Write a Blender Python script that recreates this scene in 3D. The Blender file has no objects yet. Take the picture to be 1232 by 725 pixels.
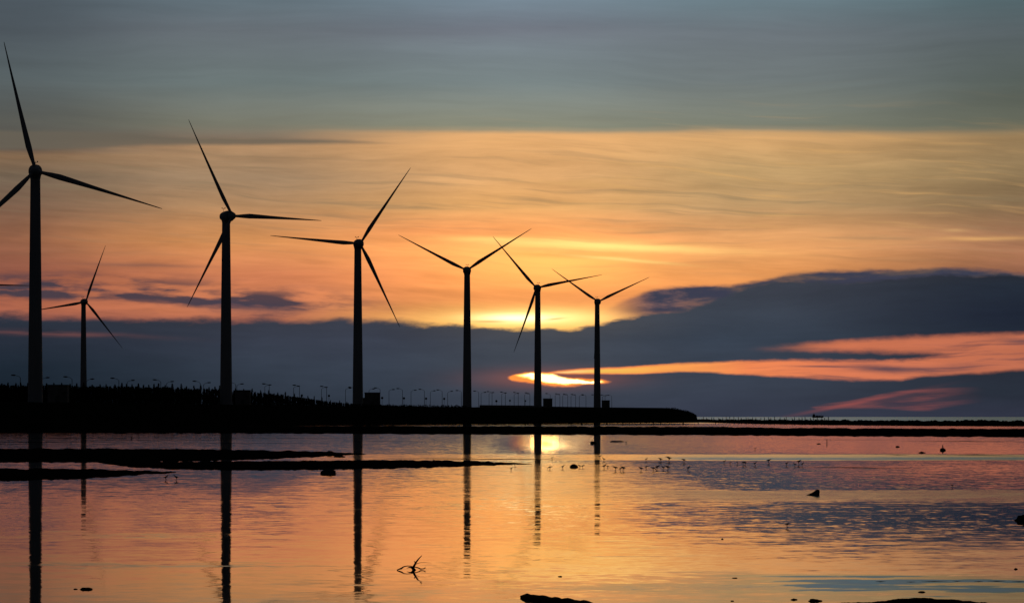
import bpy, bmesh, math, random
from mathutils import Vector, Matrix, noise as mnoise

random.seed(7)
scene = bpy.context.scene
COL = scene.collection
F = 4000.0          # focal length in photo pixels (1232 px wide picture)
EYE = 2.5           # camera height above the water
HZ = 501.0          # photo row of the horizon

# ------------------------------------------------------------------ camera
cam_d = bpy.data.cameras.new('camera')
cam = bpy.data.objects.new('camera', cam_d)
COL.objects.link(cam)
cam.location = (0, 0, EYE)
cam.rotation_euler = (math.radians(90), 0, 0)
cam_d.sensor_width = 36.0
cam_d.lens = F / 1232.0 * 36.0
cam_d.shift_y = (HZ - 362.5) / 1232.0
cam_d.clip_start = 0.5
cam_d.clip_end = 120000
scene.camera = cam

scene.view_settings.view_transform = 'Standard'
scene.view_settings.look = 'None'
scene.view_settings.gamma = 1.0
scene.view_settings.use_curve_mapping = False
scene.view_settings.exposure = 0.0
scene.cycles.use_denoising = True
scene.cycles.max_bounces = 6
scene.cycles.sample_clamp_indirect = 4.0

SUN_AZ = (655 - 616) / F
SUN_EL = (HZ - 465.5) / F


def lin(c):
    out = []
    for v in c:
        v = v / 255.0
        out.append(v / 12.92 if v <= 0.04045 else ((v + 0.055) / 1.055) ** 2.4)
    return tuple(out)


# ------------------------------------------------------------------ node expressions
class NT:
    """writes node trees as expressions"""

    def __init__(self, tree):
        self.t = tree

    def new(self, kind, **kw):
        n = self.t.nodes.new(kind)
        for k, v in kw.items():
            setattr(n, k, v)
        return n

    def put(self, sock, v):
        if isinstance(v, S):
            self.t.links.new(v.s, sock)
        elif hasattr(v, 'is_output') or isinstance(v, bpy.types.NodeSocket):
            self.t.links.new(v, sock)
        else:
            sock.default_value = v

    def math(self, op, a, b=None, c=None, clamp=False):
        n = self.new('ShaderNodeMath', operation=op)
        n.use_clamp = clamp
        self.put(n.inputs[0], a)
        if b is not None:
            self.put(n.inputs[1], b)
        if c is not None:
            self.put(n.inputs[2], c)
        return S(self, n.outputs[0])

    def smooth(self, a, lo, hi):
        n = self.new('ShaderNodeMapRange', interpolation_type='SMOOTHSTEP')
        self.put(n.inputs['Value'], a)
        self.put(n.inputs['From Min'], lo)
        self.put(n.inputs['From Max'], hi)
        return S(self, n.outputs['Result'])

    def vec(self, x, y, z):
        n = self.new('ShaderNodeCombineXYZ')
        for i, v in enumerate((x, y, z)):
            self.put(n.inputs[i], v)
        return S(self, n.outputs[0])

    def noise(self, x, y, z=0.0, scale=1.0, detail=4.0, rough=0.5, distort=0.0, color=False):
        n = self.new('ShaderNodeTexNoise', noise_dimensions='3D')
        self.put(n.inputs['Vector'], self.vec(x, y, z))
        n.inputs['Scale'].default_value = scale
        n.inputs['Detail'].default_value = detail
        n.inputs['Roughness'].default_value = rough
        n.inputs['Distortion'].default_value = distort
        return S(self, n.outputs['Color' if color else 'Fac'])

    def mix(self, fac, a, b, blend='MIX'):
        n = self.new('ShaderNodeMix', data_type='RGBA', blend_type=blend)
        n.clamp_factor = True
        self.put(n.inputs[0], fac)
        for k, v in ((6, a), (7, b)):
            if isinstance(v, tuple) and len(v) == 3:
                v = v + (1.0,)
            self.put(n.inputs[k], v)
        return S(self, n.outputs[2])

    def ramp(self, fac, stops, interp='LINEAR'):
        n = self.new('ShaderNodeValToRGB')
        cr = n.color_ramp
        cr.interpolation = interp
        stops = sorted(stops)
        while len(cr.elements) < len(stops):
            cr.elements.new(0.5)
        for e, (p, c) in zip(cr.elements, stops):
            e.position = p
            e.color = tuple(c) + (1.0,)
        self.put(n.inputs[0], fac)
        return S(self, n.outputs[0])

    def curve(self, fac, pts):
        n = self.new('ShaderNodeFloatCurve')
        c = n.mapping.curves[0]
        pts = sorted(pts)
        while len(c.points) < len(pts):
            c.points.new(0.5, 0.5)
        for p, (x, y) in zip(c.points, pts):
            p.location = (x, y)
            p.handle_type = 'AUTO_CLAMPED'
        n.mapping.update()
        self.put(n.inputs['Value'], fac)
        return S(self, n.outputs[0])


class S:
    def __init__(self, nt, s):
        self.nt, self.s = nt, s

    def __add__(self, o): return self.nt.math('ADD', self, o)
    __radd__ = __add__
    def __sub__(self, o): return self.nt.math('SUBTRACT', self, o)
    def __rsub__(self, o): return self.nt.math('SUBTRACT', o, self)
    def __mul__(self, o): return self.nt.math('MULTIPLY', self, o)
    __rmul__ = __mul__
    def __truediv__(self, o): return self.nt.math('DIVIDE', self, o)
    def __rtruediv__(self, o): return self.nt.math('DIVIDE', o, self)
    def clamp(self): return self.nt.math('ADD', self, 0.0, clamp=True)
    def max(self, o): return self.nt.math('MAXIMUM', self, o)
    def min(self, o): return self.nt.math('MINIMUM', self, o)
    def abs(self): return self.nt.math('ABSOLUTE', self)
    def pow(self, e): return self.nt.math('POWER', self, e)


# ------------------------------------------------------------------ world: evening sky with cloud banks
world = bpy.data.worlds.new('World')
scene.world = world
world.use_nodes = True
wt = world.node_tree
wt.nodes.clear()
w = NT(wt)
tc = w.new('ShaderNodeTexCoord')
sep = w.new('ShaderNodeSeparateXYZ')
wt.links.new(tc.outputs['Generated'], sep.inputs[0])
dx, dy, dz = (S(w, sep.outputs[i]) for i in range(3))
AZ = w.math('ARCTAN2', dx, dy)                 # azimuth from +Y, radians
EL = w.math('ARCSINE', dz)                     # elevation, radians
U = AZ * F + 616.0                             # azimuth in 1/4000 rad
V = HZ - EL * F                                # elevation in 1/4000 rad, downwards, horizon at 501
UN = ((U + 400.0) / 2032.0).clamp()            # normalised azimuth for the curves

def yc(pts):                                   # height of a cloud edge along the azimuth
    return w.curve(UN, [((x + 400.0) / 2032.0, y / 725.0) for x, y in pts]) * 725.0

# soft wandering of all cloud edges
wob = (w.noise(U / 260.0, V / 60.0, 3.1, detail=5, rough=0.55) - 0.5)
wob2 = (w.noise(U / 70.0, V / 18.0, 9.7, detail=5, rough=0.6) - 0.5)
bend = (w.noise(U / 420.0, V / 150.0, 77.0, detail=3, rough=0.5) - 0.5)
Vb = V + bend * 55.0
streak = w.noise(U / 330.0 + wob * 0.6, Vb / 20.0, 1.7, detail=7, rough=0.58)
streak2 = w.noise(U / 700.0, Vb / 34.0 - U / 2600.0, 5.3, detail=6, rough=0.6)
fine = w.noise(U / 95.0 + wob2 * 0.5, Vb / 7.5 + U / 700.0, 12.3, detail=6, rough=0.62)
fibre = w.noise(U / 210.0, (Vb - U * 0.10) / 9.0, 81.0, detail=7, rough=0.62, distort=0.3)
puff = w.noise(U / 85.0 + wob * 0.8, Vb / 26.0, 91.0, detail=7, rough=0.58, distort=0.2)

Vw = V + wob * 14.0
VN = (Vw + 700.0) / 1300.0

def yn(y):
    return (y + 700.0) / 1300.0

# open sky and high veil, colour by height for five azimuths
cols = {
    0:    [(-600, (46, 54, 60)), (-160, (50, 58, 65)), (0, (79, 91, 100)), (45, (75, 85, 92)), (100, (86, 97, 100)), (150, (86, 88, 83)), (182, (89, 83, 77)), (190, (132, 104, 78)), (215, (116, 100, 83)), (250, (122, 95, 77)), (290, (149, 99, 74)), (330, (150, 90, 72)), (372, (178, 103, 77)), (390, (136, 82, 74))],
    300:  [(-600, (46, 54, 60)), (-160, (60, 69, 75)), (0, (99, 116, 125)), (40, (103, 112, 119)), (100, (109, 122, 122)), (155, (121, 122, 108)), (168, (130, 116, 100)), (176, (171, 134, 98)), (215, (163, 134, 104)), (250, (177, 136, 97)), (290, (219, 148, 90)), (330, (209, 127, 86)), (372, (207, 124, 86)), (390, (184, 107, 83))],
    620:  [(-600, (46, 54, 60)), (-160, (68, 78, 84)), (0, (119, 138, 151)), (38, (113, 120, 131)), (60, (120, 132, 139)), (100, (122, 135, 136)), (157, (141, 142, 122)), (164, (238, 179, 117)), (210, (224, 170, 113)), (250, (232, 172, 106)), (284, (247, 170, 100)), (300, (252, 179, 100)), (335, (251, 171, 94)), (360, (246, 157, 88)), (390, (255, 194, 98))],
    900:  [(-600, (46, 54, 60)), (-160, (59, 71, 76)), (0, (105, 126, 135)), (45, (109, 119, 126)), (100, (114, 124, 125)), (157, (127, 131, 116)), (165, (220, 170, 113)), (205, (194, 158, 108)), (250, (188, 150, 104)), (280, (223, 161, 104)), (310, (237, 164, 100)), (340, (231, 151, 86)), (390, (218, 125, 79))],
    1232: [(-600, (46, 54, 60)), (-160, (47, 56, 60)), (0, (81, 103, 109)), (45, (87, 98, 102)), (100, (86, 96, 92)), (157, (102, 106, 92)), (166, (159, 131, 93)), (210, (148, 124, 89)), (250, (137, 112, 82)), (282, (164, 119, 88)), (310, (169, 115, 84)), (340, (147, 97, 77)), (390, (137, 90, 74))],
}
xs = sorted(cols)


def hot(c, k):                                 # near the sun the red light is stronger than the picture can show
    r, g, b = lin(c)
    return (r * k, g, b)


base = None
for i, x in enumerate(xs):
    r = w.ramp(VN, [(yn(y), hot(c, 1.22 if x == 620 and 275 < y < 345 else 1.0)) for y, c in cols[x]])
    if base is None:
        base = r
    else:
        base = w.mix(w.smooth(U + wob * 60.0, xs[i - 1], x), base, r)

# streaky veil: only below the edge of the high deck
veil = w.smooth(V, 158.0, 190.0)
mod = 1.0 + (streak - 0.5) * (0.28 + veil * 0.36) + (fine - 0.5) * (0.06 + 0.18 * veil) + (streak2 - 0.5) * 0.32 + (fibre - 0.5) * (0.06 + veil * 0.26) + (puff - 0.5) * (0.08 + veil * 0.30)
modc = w.vec(mod, mod, mod)
base = w.mix(1.0, base, modc, 'MULTIPLY')

def over(fac, colr, below):
    return w.mix(fac, below, colr)

def lens(yu, yl, soft=3.0, warp=None, softl=None):
    v = V if warp is None else V + warp
    a = w.smooth(v - yc(yu), -soft, soft)
    b = w.smooth(yc(yl) - v, -(softl or soft), (softl or soft))
    return a * b

def blob(cx, cy, rx, ry, slope=0.0, warp=None):
    du = (U - cx) / rx
    v = (V if warp is None else V + warp) - cy - (U - cx) * slope
    dv = v / ry
    d2 = du * du + dv * dv
    return w.math('EXPONENT', d2 * -1.0)

sky = base
# glow round the hidden sun, behind the veil
sky = w.mix(blob(668, 314, 105, 27) * 0.8 * (0.45 + fibre * 1.1).min(1.0), sky, hot((255, 215, 112), 1.4))
sky = w.mix(blob(645, 382, 86, 9.5, 0.0, wob2 * 5.0) * 1.0, sky, (1.8, 1.12, 0.36))
sky = w.mix(blob(622, 382.5, 40, 4.6) * 1.0, sky, (2.0, 1.75, 0.9))
sky = w.mix(blob(725, 296, 130, 5.0, 0.045, wob2 * 6.0) * 0.85, sky, (1.45, 0.93, 0.28))
sky = w.mix(blob(600, 288, 60, 3.0, 0.0, wob2 * 6.0) * 0.6, sky, hot((255, 232, 130), 1.2))
sky = w.mix(blob(675, 306, 70, 3.5, 0.02, wob2 * 8.0) * 0.6, sky, lin((236, 168, 88)))
sky = w.mix(blob(745, 312, 60, 2.0, 0.09, wob2 * 3.0) * 0.6, sky, lin((255, 236, 140)))
sky = w.mix(blob(590, 386.5, 22, 1.4, 0.0) * 0.6, sky, lin((200, 130, 60)))
sky = w.mix(blob(668, 383.5, 12, 1.1, -0.1) * 0.6, sky, lin((190, 120, 60)))
# small lit wisps on the right
sky = w.mix(blob(1175, 289.5, 52, 2.4, 0.01, wob2 * 4.0) * 0.8, sky, lin((228, 172, 108)))
sky = w.mix(blob(1145, 279.5, 14, 2.0, 0.0, wob2 * 3.0) * 0.7, sky, lin((206, 160, 108)))
cir = w.smooth(w.noise(U / 160.0, Vb / 9.0 - U / 130.0, 21.0, detail=5, rough=0.55), 0.52, 0.72)
sky = w.mix(cir * blob(930, 225, 340, 60) * 0.6, sky, lin((222, 172, 108)))
cid = w.smooth(w.noise(U / 190.0, Vb / 8.0 - U / 170.0, 27.0, detail=5, rough=0.55), 0.5, 0.72)
sky = w.mix(cid * blob(980, 240, 360, 70) * 0.55, sky, lin((140, 122, 92)))
sky = w.mix(cid * blob(300, 240, 420, 60) * 0.5, sky, lin((128, 112, 88)))
# upper streak that lies along the edge of the high deck on the left
sky = w.mix(lens([(-400, 163), (0, 162), (150, 164), (230, 168), (330, 168), (420, 171), (520, 175), (1632, 175)],
                 [(-400, 186), (0, 184), (90, 182), (160, 178), (280, 176), (420, 174), (520, 172), (1632, 170)], 3.0, wob2 * 5.0) * 0.8,
            sky, lin((104, 98, 86)))
# dark wisps on the left
wsp = w.smooth(w.noise(U / 90.0 + wob * 1.2, V / 15.0 - U / 500.0, 31.0, detail=6, rough=0.55), 0.40, 0.62)
env = (blob(110, 349, 190, 16, 0.03) + blob(320, 368, 110, 15, 0.0) + blob(0, 347, 130, 11)).clamp()
sky = w.mix((wsp * env * 1.2).clamp() * 0.95, sky, lin((64, 60, 72)))
sky = w.mix(blob(175, 320, 70, 2.2, 0.01, wob2 * 5) * 0.55, sky, lin((120, 86, 78)))
sky = w.mix(blob(285, 368, 55, 6, 0.05, wob2 * 12) * 0.75, sky, lin((62, 62, 78)))
sky = w.mix(blob(330, 372, 60, 7, -0.02, wob2 * 12) * 0.6, sky, lin((72, 64, 76)))

# the slate cloud bank
slate_cols = {
    0:    [(330, (43, 50, 60)), (385, (42, 50, 62)), (410, (37, 46, 59)), (440, (29, 41, 53)), (470, (25, 36, 47)), (505, (22, 32, 43))],
    430:  [(330, (58, 61, 71)), (385, (56, 61, 73)), (410, (56, 63, 77)), (440, (56, 65, 79)), (470, (50, 59, 72)), (505, (45, 53, 65))],
    640:  [(330, (71, 73, 79)), (392, (76, 77, 81)), (410, (67, 73, 83)), (440, (65, 73, 84)), (470, (61, 69, 82)), (505, (60, 65, 79))],
    880:  [(330, (58, 63, 73)), (380, (56, 65, 77)), (410, (54, 65, 79)), (440, (58, 67, 81)), (470, (56, 63, 77)), (505, (52, 57, 73))],
    1232: [(325, (37, 44, 53)), (345, (33, 44, 57)), (380, (28, 38, 53)), (410, (32, 42, 55)), (440, (41, 48, 60)), (470, (41, 48, 60)), (505, (50, 53, 69))],
}
xs = sorted(slate_cols)
slate = None
for i, x in enumerate(xs):
    r = w.ramp((V + wob * 20.0 - 300.0) / 220.0, [((y - 300.0) / 220.0, lin(c)) for y, c in slate_cols[x]])
    slate = r if slate is None else w.mix(w.smooth(U, xs[i - 1], x), slate, r)
smod = 1.0 + (streak - 0.5) * 0.34 + (wob * 0.35) + (puff - 0.5) * 0.32 + (fine - 0.5) * 0.16
slate = w.mix(1.0, slate, w.vec(smod, smod, smod), 'MULTIPLY')

# translucent purple shelf above the bank on the right
shelf_top = [(-400, 420), (650, 410), (705, 384), (740, 366), (779, 349), (820, 343.5), (876, 342.5), (930, 333), (985, 326), (1080, 323.5), (1150, 322), (1232, 329), (1632, 345)]
sh = w.smooth(V + wob2 * 15.0 + (puff - 0.5) * 7.0 - yc(shelf_top), -2.5, 5.0) * w.smooth(V, 392.0, 372.0)
shn = w.noise(U / 62.0 + wob * 0.8, Vb / 13.0, 41.0, detail=7, rough=0.58)
shc = w.mix(w.smooth(U, 780, 900), lin((112, 88, 90)), lin((80, 74, 78)))
shc = w.mix(w.smooth(shn, 0.40, 0.58), shc, lin((58, 62, 80)))
sky = w.mix(sh * (0.62 + shn * 0.8).min(1.0) * w.smooth(U, 715, 790), sky, shc)

bank_top = [(-400, 387), (0, 383), (200, 384), (430, 386), (600, 394), (680, 396), (710, 392), (740, 386), (790, 379), (820, 373), (850, 365), (880, 354), (905, 345), (950, 340), (1000, 340), (1080, 336), (1190, 331), (1232, 334), (1632, 350)]
wob3 = (w.noise(U / 26.0, V / 9.0, 61.0, detail=5, rough=0.6) - 0.5)
lsoft = 3.0 + w.smooth(U, 560.0, 420.0) * 3.5
bk = w.smooth((V + wob2 * 15.0 + wob3 * 7.0 + (puff - 0.5) * (8.0 + 14.0 * w.smooth(U, 560.0, 380.0)) + wob * 6.0 - yc(bank_top)) / lsoft, -1.0, 1.0)
sky = w.mix(bk, sky, slate)
# warm scattered light just over the sun gap on the bank
# pink streak low on the left
sky = w.mix(blob(70, 402, 95, 3.0, 0.035, wob2 * 5) * 0.6 * w.smooth(fine, 0.3, 0.6), sky, lin((122, 76, 72)))

# the long red gap
gap_top = [(-400, 470), (610, 462), (640, 452), (661, 447.5), (683, 444.5), (724, 442.5), (765, 440), (820, 436.5), (876, 434.5), (905, 434), (960, 433), (1026, 434), (1080, 433), (1120, 430), (1150, 424), (1180, 414), (1205, 405), (1232, 402), (1632, 392)]
gap_bot = [(-400, 440), (620, 444), (663, 449.5), (710, 449.8), (765, 450), (807, 448), (843, 447.5), (876, 449.5), (916, 451.5), (971, 454.5), (1026, 457), (1075, 457), (1109, 452.5), (1164, 449.5), (1232, 445), (1632, 430)]
up_top = [(-400, 440), (870, 424), (885, 421), (910, 417.5), (950, 414.5), (985, 411.5), (1062, 407.5), (1164, 402.8), (1232, 402), (1632, 392)]
up_bot = [(-400, 420), (870, 421), (910, 421), (985, 422), (1062, 423.5), (1120, 426), (1150, 430), (1232, 436), (1632, 430)]
gwa = w.smooth(U, 700, 1000)
gsoft = 1.1 + w.smooth(U, 760, 1000) * 1.9
gw = wob2 * 3.0 + wob3 * (2.0 + gwa * 5.0)
gapm = w.smooth((V + gw - yc(gap_top)) / gsoft, -1.0, 1.2) * w.smooth((yc(gap_bot) - V - gw * 0.7) / gsoft, -1.0, 1.0)
upm = w.smooth((V + gw - yc(up_top)) / (gsoft * 1.3), -1.0, 1.3) * w.smooth((yc(up_bot) - V - gw) / (gsoft * 1.6), -1.0, 1.0) * w.smooth(U + wob2 * 60.0, 890, 1030)
gapm = gapm.max(upm * 0.9)
gapc = w.ramp((U - 600.0) / 650.0, [(0.0, (1.5, 1.2, 0.6)), (0.10, (1.3, 0.95, 0.38)), (0.19, lin((255, 204, 92))), (0.30, lin((255, 168, 84))), (0.46, lin((240, 136, 84))), (0.62, lin((222, 124, 86))), (0.85, lin((204, 116, 84))), (1.0, lin((184, 106, 80)))])
gmod = 0.62 + streak * 0.40 + fine * 0.36
gapc = w.mix(1.0, gapc, w.vec(gmod, gmod, gmod), 'MULTIPLY')
sky = w.mix(gapm * w.smooth(U, 900, 760), sky, (0.95, 0.28, 0.085))
gin = w.smooth((V + gw - yc(gap_top)) / 1.5 - 1.1, -0.6, 0.9) * w.smooth((yc(gap_bot) - V - gw * 0.7) / 1.5 - 0.7, -0.6, 0.9)
sky = w.mix(w.mix(w.smooth(U, 760, 900), gin, gapm), sky, gapc)
# darker streaks and lenses inside it
gst = w.smooth(w.noise(U / 120.0, Vb / 5.0 + U / 900.0, 101.0, detail=6, rough=0.6), 0.50, 0.66)
sky = w.mix(gapm * gst * w.smooth(U, 860, 980) * 0.6, sky, lin((92, 66, 74)))
dk = lin((78, 66, 78))
sky = w.mix(blob(1065, 443.5, 50, 4.6, 0.03, wob2 * 7) * 0.9, sky, dk)
sky = w.mix(blob(990, 441, 36, 1.1, 0.01, wob2 * 2) * 0.8, sky, dk)
sky = w.mix(blob(1003, 453, 30, 1.2, 0.08, wob2 * 2) * 0.6, sky, dk)
sky = w.mix(blob(1150, 442, 36, 4.5, -0.06, wob2 * 10) * 0.55, sky, lin((120, 78, 76)))
sky = w.mix(blob(1225, 411, 26, 3.0, 0.03, wob2 * 6) * 0.8, sky, lin((104, 74, 78)))

# pink wisps under it
pk = lens([(-400, 520), (955, 500), (974, 490), (1026, 481), (1068, 472.5), (1106, 468.5), (1150, 466), (1300, 480), (1632, 520)],
          [(-400, 470), (955, 480), (985, 492), (1054, 491), (1109, 494), (1150, 488), (1300, 470), (1632, 460)], 1.6, wob2 * 4.0)
pkn = w.smooth(w.noise(U / 75.0, V / 6.0 + U / 85.0, 51.0, detail=4, rough=0.55), 0.36, 0.66)
sky = w.mix(pk * (0.12 + pkn * 0.46) * w.smooth(U, 1185, 1085), sky, lin((146, 80, 76)))
sky = w.mix(blob(1030, 484, 62, 2.2, -0.2) * 0.5, sky, lin((160, 82, 78)))
sky = w.mix(blob(1080, 485.5, 30, 1.6, 0.1) * 0.5, sky, lin((56, 52, 68)))

# the sun, seen through the gap
sun_top = [(-400, 480), (600, 462), (611, 453.5), (625, 449.5), (644, 447.6), (661, 449), (672, 452.5), (683, 454), (710, 455), (732, 458.4), (745, 462), (1632, 480)]
sun_bot = [(-400, 440), (600, 445), (611, 454.5), (625, 458.5), (655, 462.6), (683, 464.4), (710, 462), (732, 459.2), (745, 455), (1632, 440)]
sd_rim = lens(sun_top, sun_bot, 1.8, wob2 * 3.0 + wob3 * 6.0)
sky = w.mix(blob(664, 455, 78, 11) * 0.36, sky, lin((200, 104, 74)))
sky = w.mix(sd_rim, sky, (1.2, 0.33, 0.06))
wob4 = (w.noise(U / 13.0, V / 4.0, 71.0, detail=4, rough=0.6) - 0.5)
sdv = wob3 * 8.0 + wob2 * 3.0 + wob4 * 3.0
core = blob(645, 452.8, 26, 4.0, 0.05, sdv) + blob(668, 456.2, 20, 5.0, 0.12, sdv) + blob(692, 459.6, 22, 3.0, 0.02, sdv) + blob(712, 459.4, 14, 1.6, 0.0, sdv)
sky = w.mix(w.smooth(core, 0.30, 0.62) * sd_rim, sky, (2.2, 1.05, 0.22))
sky = w.mix(w.smooth(core, 0.52, 0.85) * sd_rim, sky, (3.0, 2.2, 0.95))

# unseen sky away from the sunset, darkened to keep backlit things black
away = w.smooth(AZ.abs(), 0.35, 1.2)
sky = w.mix(away * 0.94, sky, lin((18, 21, 26)))

# clear dusk air behind all clouds
nish = w.new('ShaderNodeTexSky', sky_type='NISHITA')
nish.sun_disc = False
nish.sun_elevation = SUN_EL
nish.sun_rotation = SUN_AZ
nish.air_density = 1.5
nish.dust_density = 3.0
BG = 0.08
scaled = w.new('ShaderNodeVectorMath', operation='SCALE')
w.put(scaled.inputs[0], sky)
scaled.inputs['Scale'].default_value = 1.0 / BG
# the cloud deck covers nearly all of the clear sky
mixed = w.mix(0.985, S(w, nish.outputs[0]), S(w, scaled.outputs[0]))
bg = w.new('ShaderNodeBackground')
w.put(bg.inputs[0], mixed)
bg.inputs[1].default_value = BG
wo = w.new('ShaderNodeOutputWorld')
wt.links.new(bg.outputs[0], wo.inputs[0])
world.cycles.sampling_method = 'MANUAL'
world.cycles.sample_map_resolution = 1024

# ------------------------------------------------------------------ the low sun
sl = bpy.data.lights.new('sun', 'SUN')
sl.energy = 0.00022
sl.angle = math.radians(0.5)
sl.color = (1.0, 0.42, 0.08)
sun = bpy.data.objects.new('sun', sl)
COL.objects.link(sun)
sd = Vector((math.sin(SUN_AZ) * math.cos(SUN_EL), math.cos(SUN_AZ) * math.cos(SUN_EL), math.sin(SUN_EL)))
sun.rotation_euler = sd.to_track_quat('Z', 'Y').to_euler()
sun.location = (0, 0, 200)


# ------------------------------------------------------------------ placing helpers
def P(x, y, D):
    """world point that lies at distance D and shows at photo pixel (x, y)"""
    return Vector(((x - 616.0) / F * D, D, EYE + (HZ - y) / F * D))


def GD(y):
    return EYE * F / (y - HZ)


def G(x, y, z=0.0):
    """point of the flat at photo pixel (x, y)"""
    D = (EYE - z) * F / (y - HZ)
    return Vector(((x - 616.0) / F * D, D, z))


def tag(o, label=None, cat=None, group=None, kind=None):
    if label:
        o['label'] = label
    if cat:
        o['category'] = cat
    if group:
        o['group'] = group
    if kind:
        o['kind'] = kind
    return o


def empty(name, loc, rz=0.0):
    o = bpy.data.objects.new(name, None)
    COL.objects.link(o)
    o.location = loc
    o.rotation_euler = (0, 0, rz)
    o.empty_display_size = 0.5
    return o


def obj(name, bm, mat, parent=None, smooth=False):
    me = bpy.data.meshes.new(name)
    bmesh.ops.recalc_face_normals(bm, faces=bm.faces[:])
    bm.to_mesh(me)
    bm.free()
    if smooth:
        for p in me.polygons:
            p.use_smooth = True
        me.set_sharp_from_angle(angle=math.radians(40))
    o = bpy.data.objects.new(name, me)
    COL.objects.link(o)
    me.materials.append(mat)
    if parent:
        o.parent = parent
    return o


def copy_tree(o, parent=None):
    c = o.copy()
    COL.objects.link(c)
    if parent:
        c.parent = parent
    for ch in list(o.children):
        copy_tree(ch, c)
    return c


def ring(bm, c, u, v, ru, rv, n, phase=0.0, power=2.0):
    vs = []
    for i in range(n):
        a = 2 * math.pi * i / n + phase
        ca, sa = math.cos(a), math.sin(a)
        k = 2.0 / power
        x = math.copysign(abs(ca) ** k, ca)
        y = math.copysign(abs(sa) ** k, sa)
        vs.append(bm.verts.new(c + u * (x * ru) + v * (y * rv)))
    return vs


def skin_rings(bm, rings, caps=True):
    for a, b in zip(rings[:-1], rings[1:]):
        n = len(a)
        for i in range(n):
            bm.faces.new((a[i], a[(i + 1) % n], b[(i + 1) % n], b[i]))
    if caps:
        bm.faces.new(rings[0][::-1])
        bm.faces.new(rings[-1])


def tube(bm, pts, radii, n=6):
    """a swept tube through pts"""
    pts = [Vector(p) for p in pts]
    rings = []
    for i, p in enumerate(pts):
        t = (pts[min(i + 1, len(pts) - 1)] - pts[max(i - 1, 0)]).normalized()
        ref = Vector((0, 1, 0)) if abs(t.y) < 0.9 else Vector((1, 0, 0))
        u = t.cross(ref).normalized()
        v = u.cross(t).normalized()
        r = radii[i] if isinstance(radii, (list, tuple)) else radii
        rings.append(ring(bm, p, u, v, r, r, n))
    skin_rings(bm, rings)


def lathe(bm, prof, n=24):
    rings = [ring(bm, Vector((0, 0, z)), Vector((1, 0, 0)), Vector((0, 1, 0)), r, r, n) for r, z in prof]
    skin_rings(bm, rings)


def box(bm, x0, x1, y0, y1, z0, z1):
    vs = [bm.verts.new((x, y, z)) for z in (z0, z1) for x, y in ((x0, y0), (x1, y0), (x1, y1), (x0, y1))]
    for f in ((0, 3, 2, 1), (4, 5, 6, 7), (0, 1, 5, 4), (1, 2, 6, 5), (2, 3, 7, 6), (3, 0, 4, 7)):
        bm.faces.new([vs[i] for i in f])


def lump(bm, c, r, seed, rough=0.35, sub=2, squash=(1, 1, 1)):
    g = bmesh.ops.create_icosphere(bm, subdivisions=sub, radius=1.0)
    for v in g['verts']:
        n = mnoise.fractal(v.co * 1.3 + Vector((seed, seed * 0.7, 0)), 0.8, 2.0, 4)
        k = 1.0 + n * rough
        v.co = Vector((v.co.x * squash[0], v.co.y * squash[1], v.co.z * squash[2])) * (k * r) + Vector(c)


# ------------------------------------------------------------------ materials
def material(name):
    m = bpy.data.materials.new(name)
    m.use_nodes = True
    m.node_tree.nodes.clear()
    nt = NT(m.node_tree)
    b = nt.new('ShaderNodeBsdfPrincipled')
    o = nt.new('ShaderNodeOutputMaterial')
    m.node_tree.links.new(b.outputs[0], o.inputs[0])
    return m, nt, b


def mottled(name, c1, c2, scale, rough=0.9, spec=0.05, stretch=(1, 1, 1), bump=0.0):
    m, nt, b = material(name)
    t = nt.new('ShaderNodeTexCoord')
    s = nt.new('ShaderNodeSeparateXYZ')
    nt.t.links.new(t.outputs['Object'], s.inputs[0])
    x, y, z = (S(nt, s.outputs[i]) for i in range(3))
    f = nt.noise(x * stretch[0], y * stretch[1], z * stretch[2], scale=scale, detail=6, rough=0.6)
    nt.put(b.inputs['Base Color'], nt.mix(nt.smooth(f, 0.35, 0.65), c1, c2))
    nt.put(b.inputs['Roughness'], nt.math('MULTIPLY_ADD', f, 0.2, rough - 0.1))
    b.inputs['Specular IOR Level'].default_value = spec
    if bump:
        bn = nt.new('ShaderNodeBump')
        bn.inputs['Strength'].default_value = 0.6
        bn.inputs['Distance'].default_value = bump
        nt.put(bn.inputs['Height'], f)
        nt.t.links.new(bn.outputs[0], b.inputs['Normal'])
    return m


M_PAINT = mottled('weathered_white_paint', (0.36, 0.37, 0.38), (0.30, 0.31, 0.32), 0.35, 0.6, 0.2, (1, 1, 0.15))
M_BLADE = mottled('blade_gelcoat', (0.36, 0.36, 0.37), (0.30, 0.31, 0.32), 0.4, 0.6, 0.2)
M_METAL = mottled('galvanised_steel', (0.12, 0.12, 0.125), (0.08, 0.08, 0.085), 1.5, 0.6, 0.2)
M_CONCRETE = mottled('concrete', (0.24, 0.235, 0.23), (0.16, 0.157, 0.15), 0.6, 0.9, 0.05, (1, 1, 0.4), 0.02)
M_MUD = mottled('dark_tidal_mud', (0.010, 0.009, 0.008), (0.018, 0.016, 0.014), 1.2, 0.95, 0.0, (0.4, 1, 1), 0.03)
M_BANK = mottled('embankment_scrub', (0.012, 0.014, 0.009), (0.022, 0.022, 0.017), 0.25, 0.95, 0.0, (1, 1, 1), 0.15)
M_LAND = mottled('rough_grassland', (0.025, 0.028, 0.016), (0.04, 0.04, 0.028), 0.05, 0.95, 0.0)
M_LEAF = mottled('casuarina_foliage', (0.022, 0.032, 0.016), (0.035, 0.045, 0.022), 1.0, 0.9, 0.02)
M_BARK = mottled('bark', (0.04, 0.033, 0.026), (0.06, 0.05, 0.04), 4.0, 0.9, 0.03, (1, 1, 0.2), 0.01)
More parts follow.
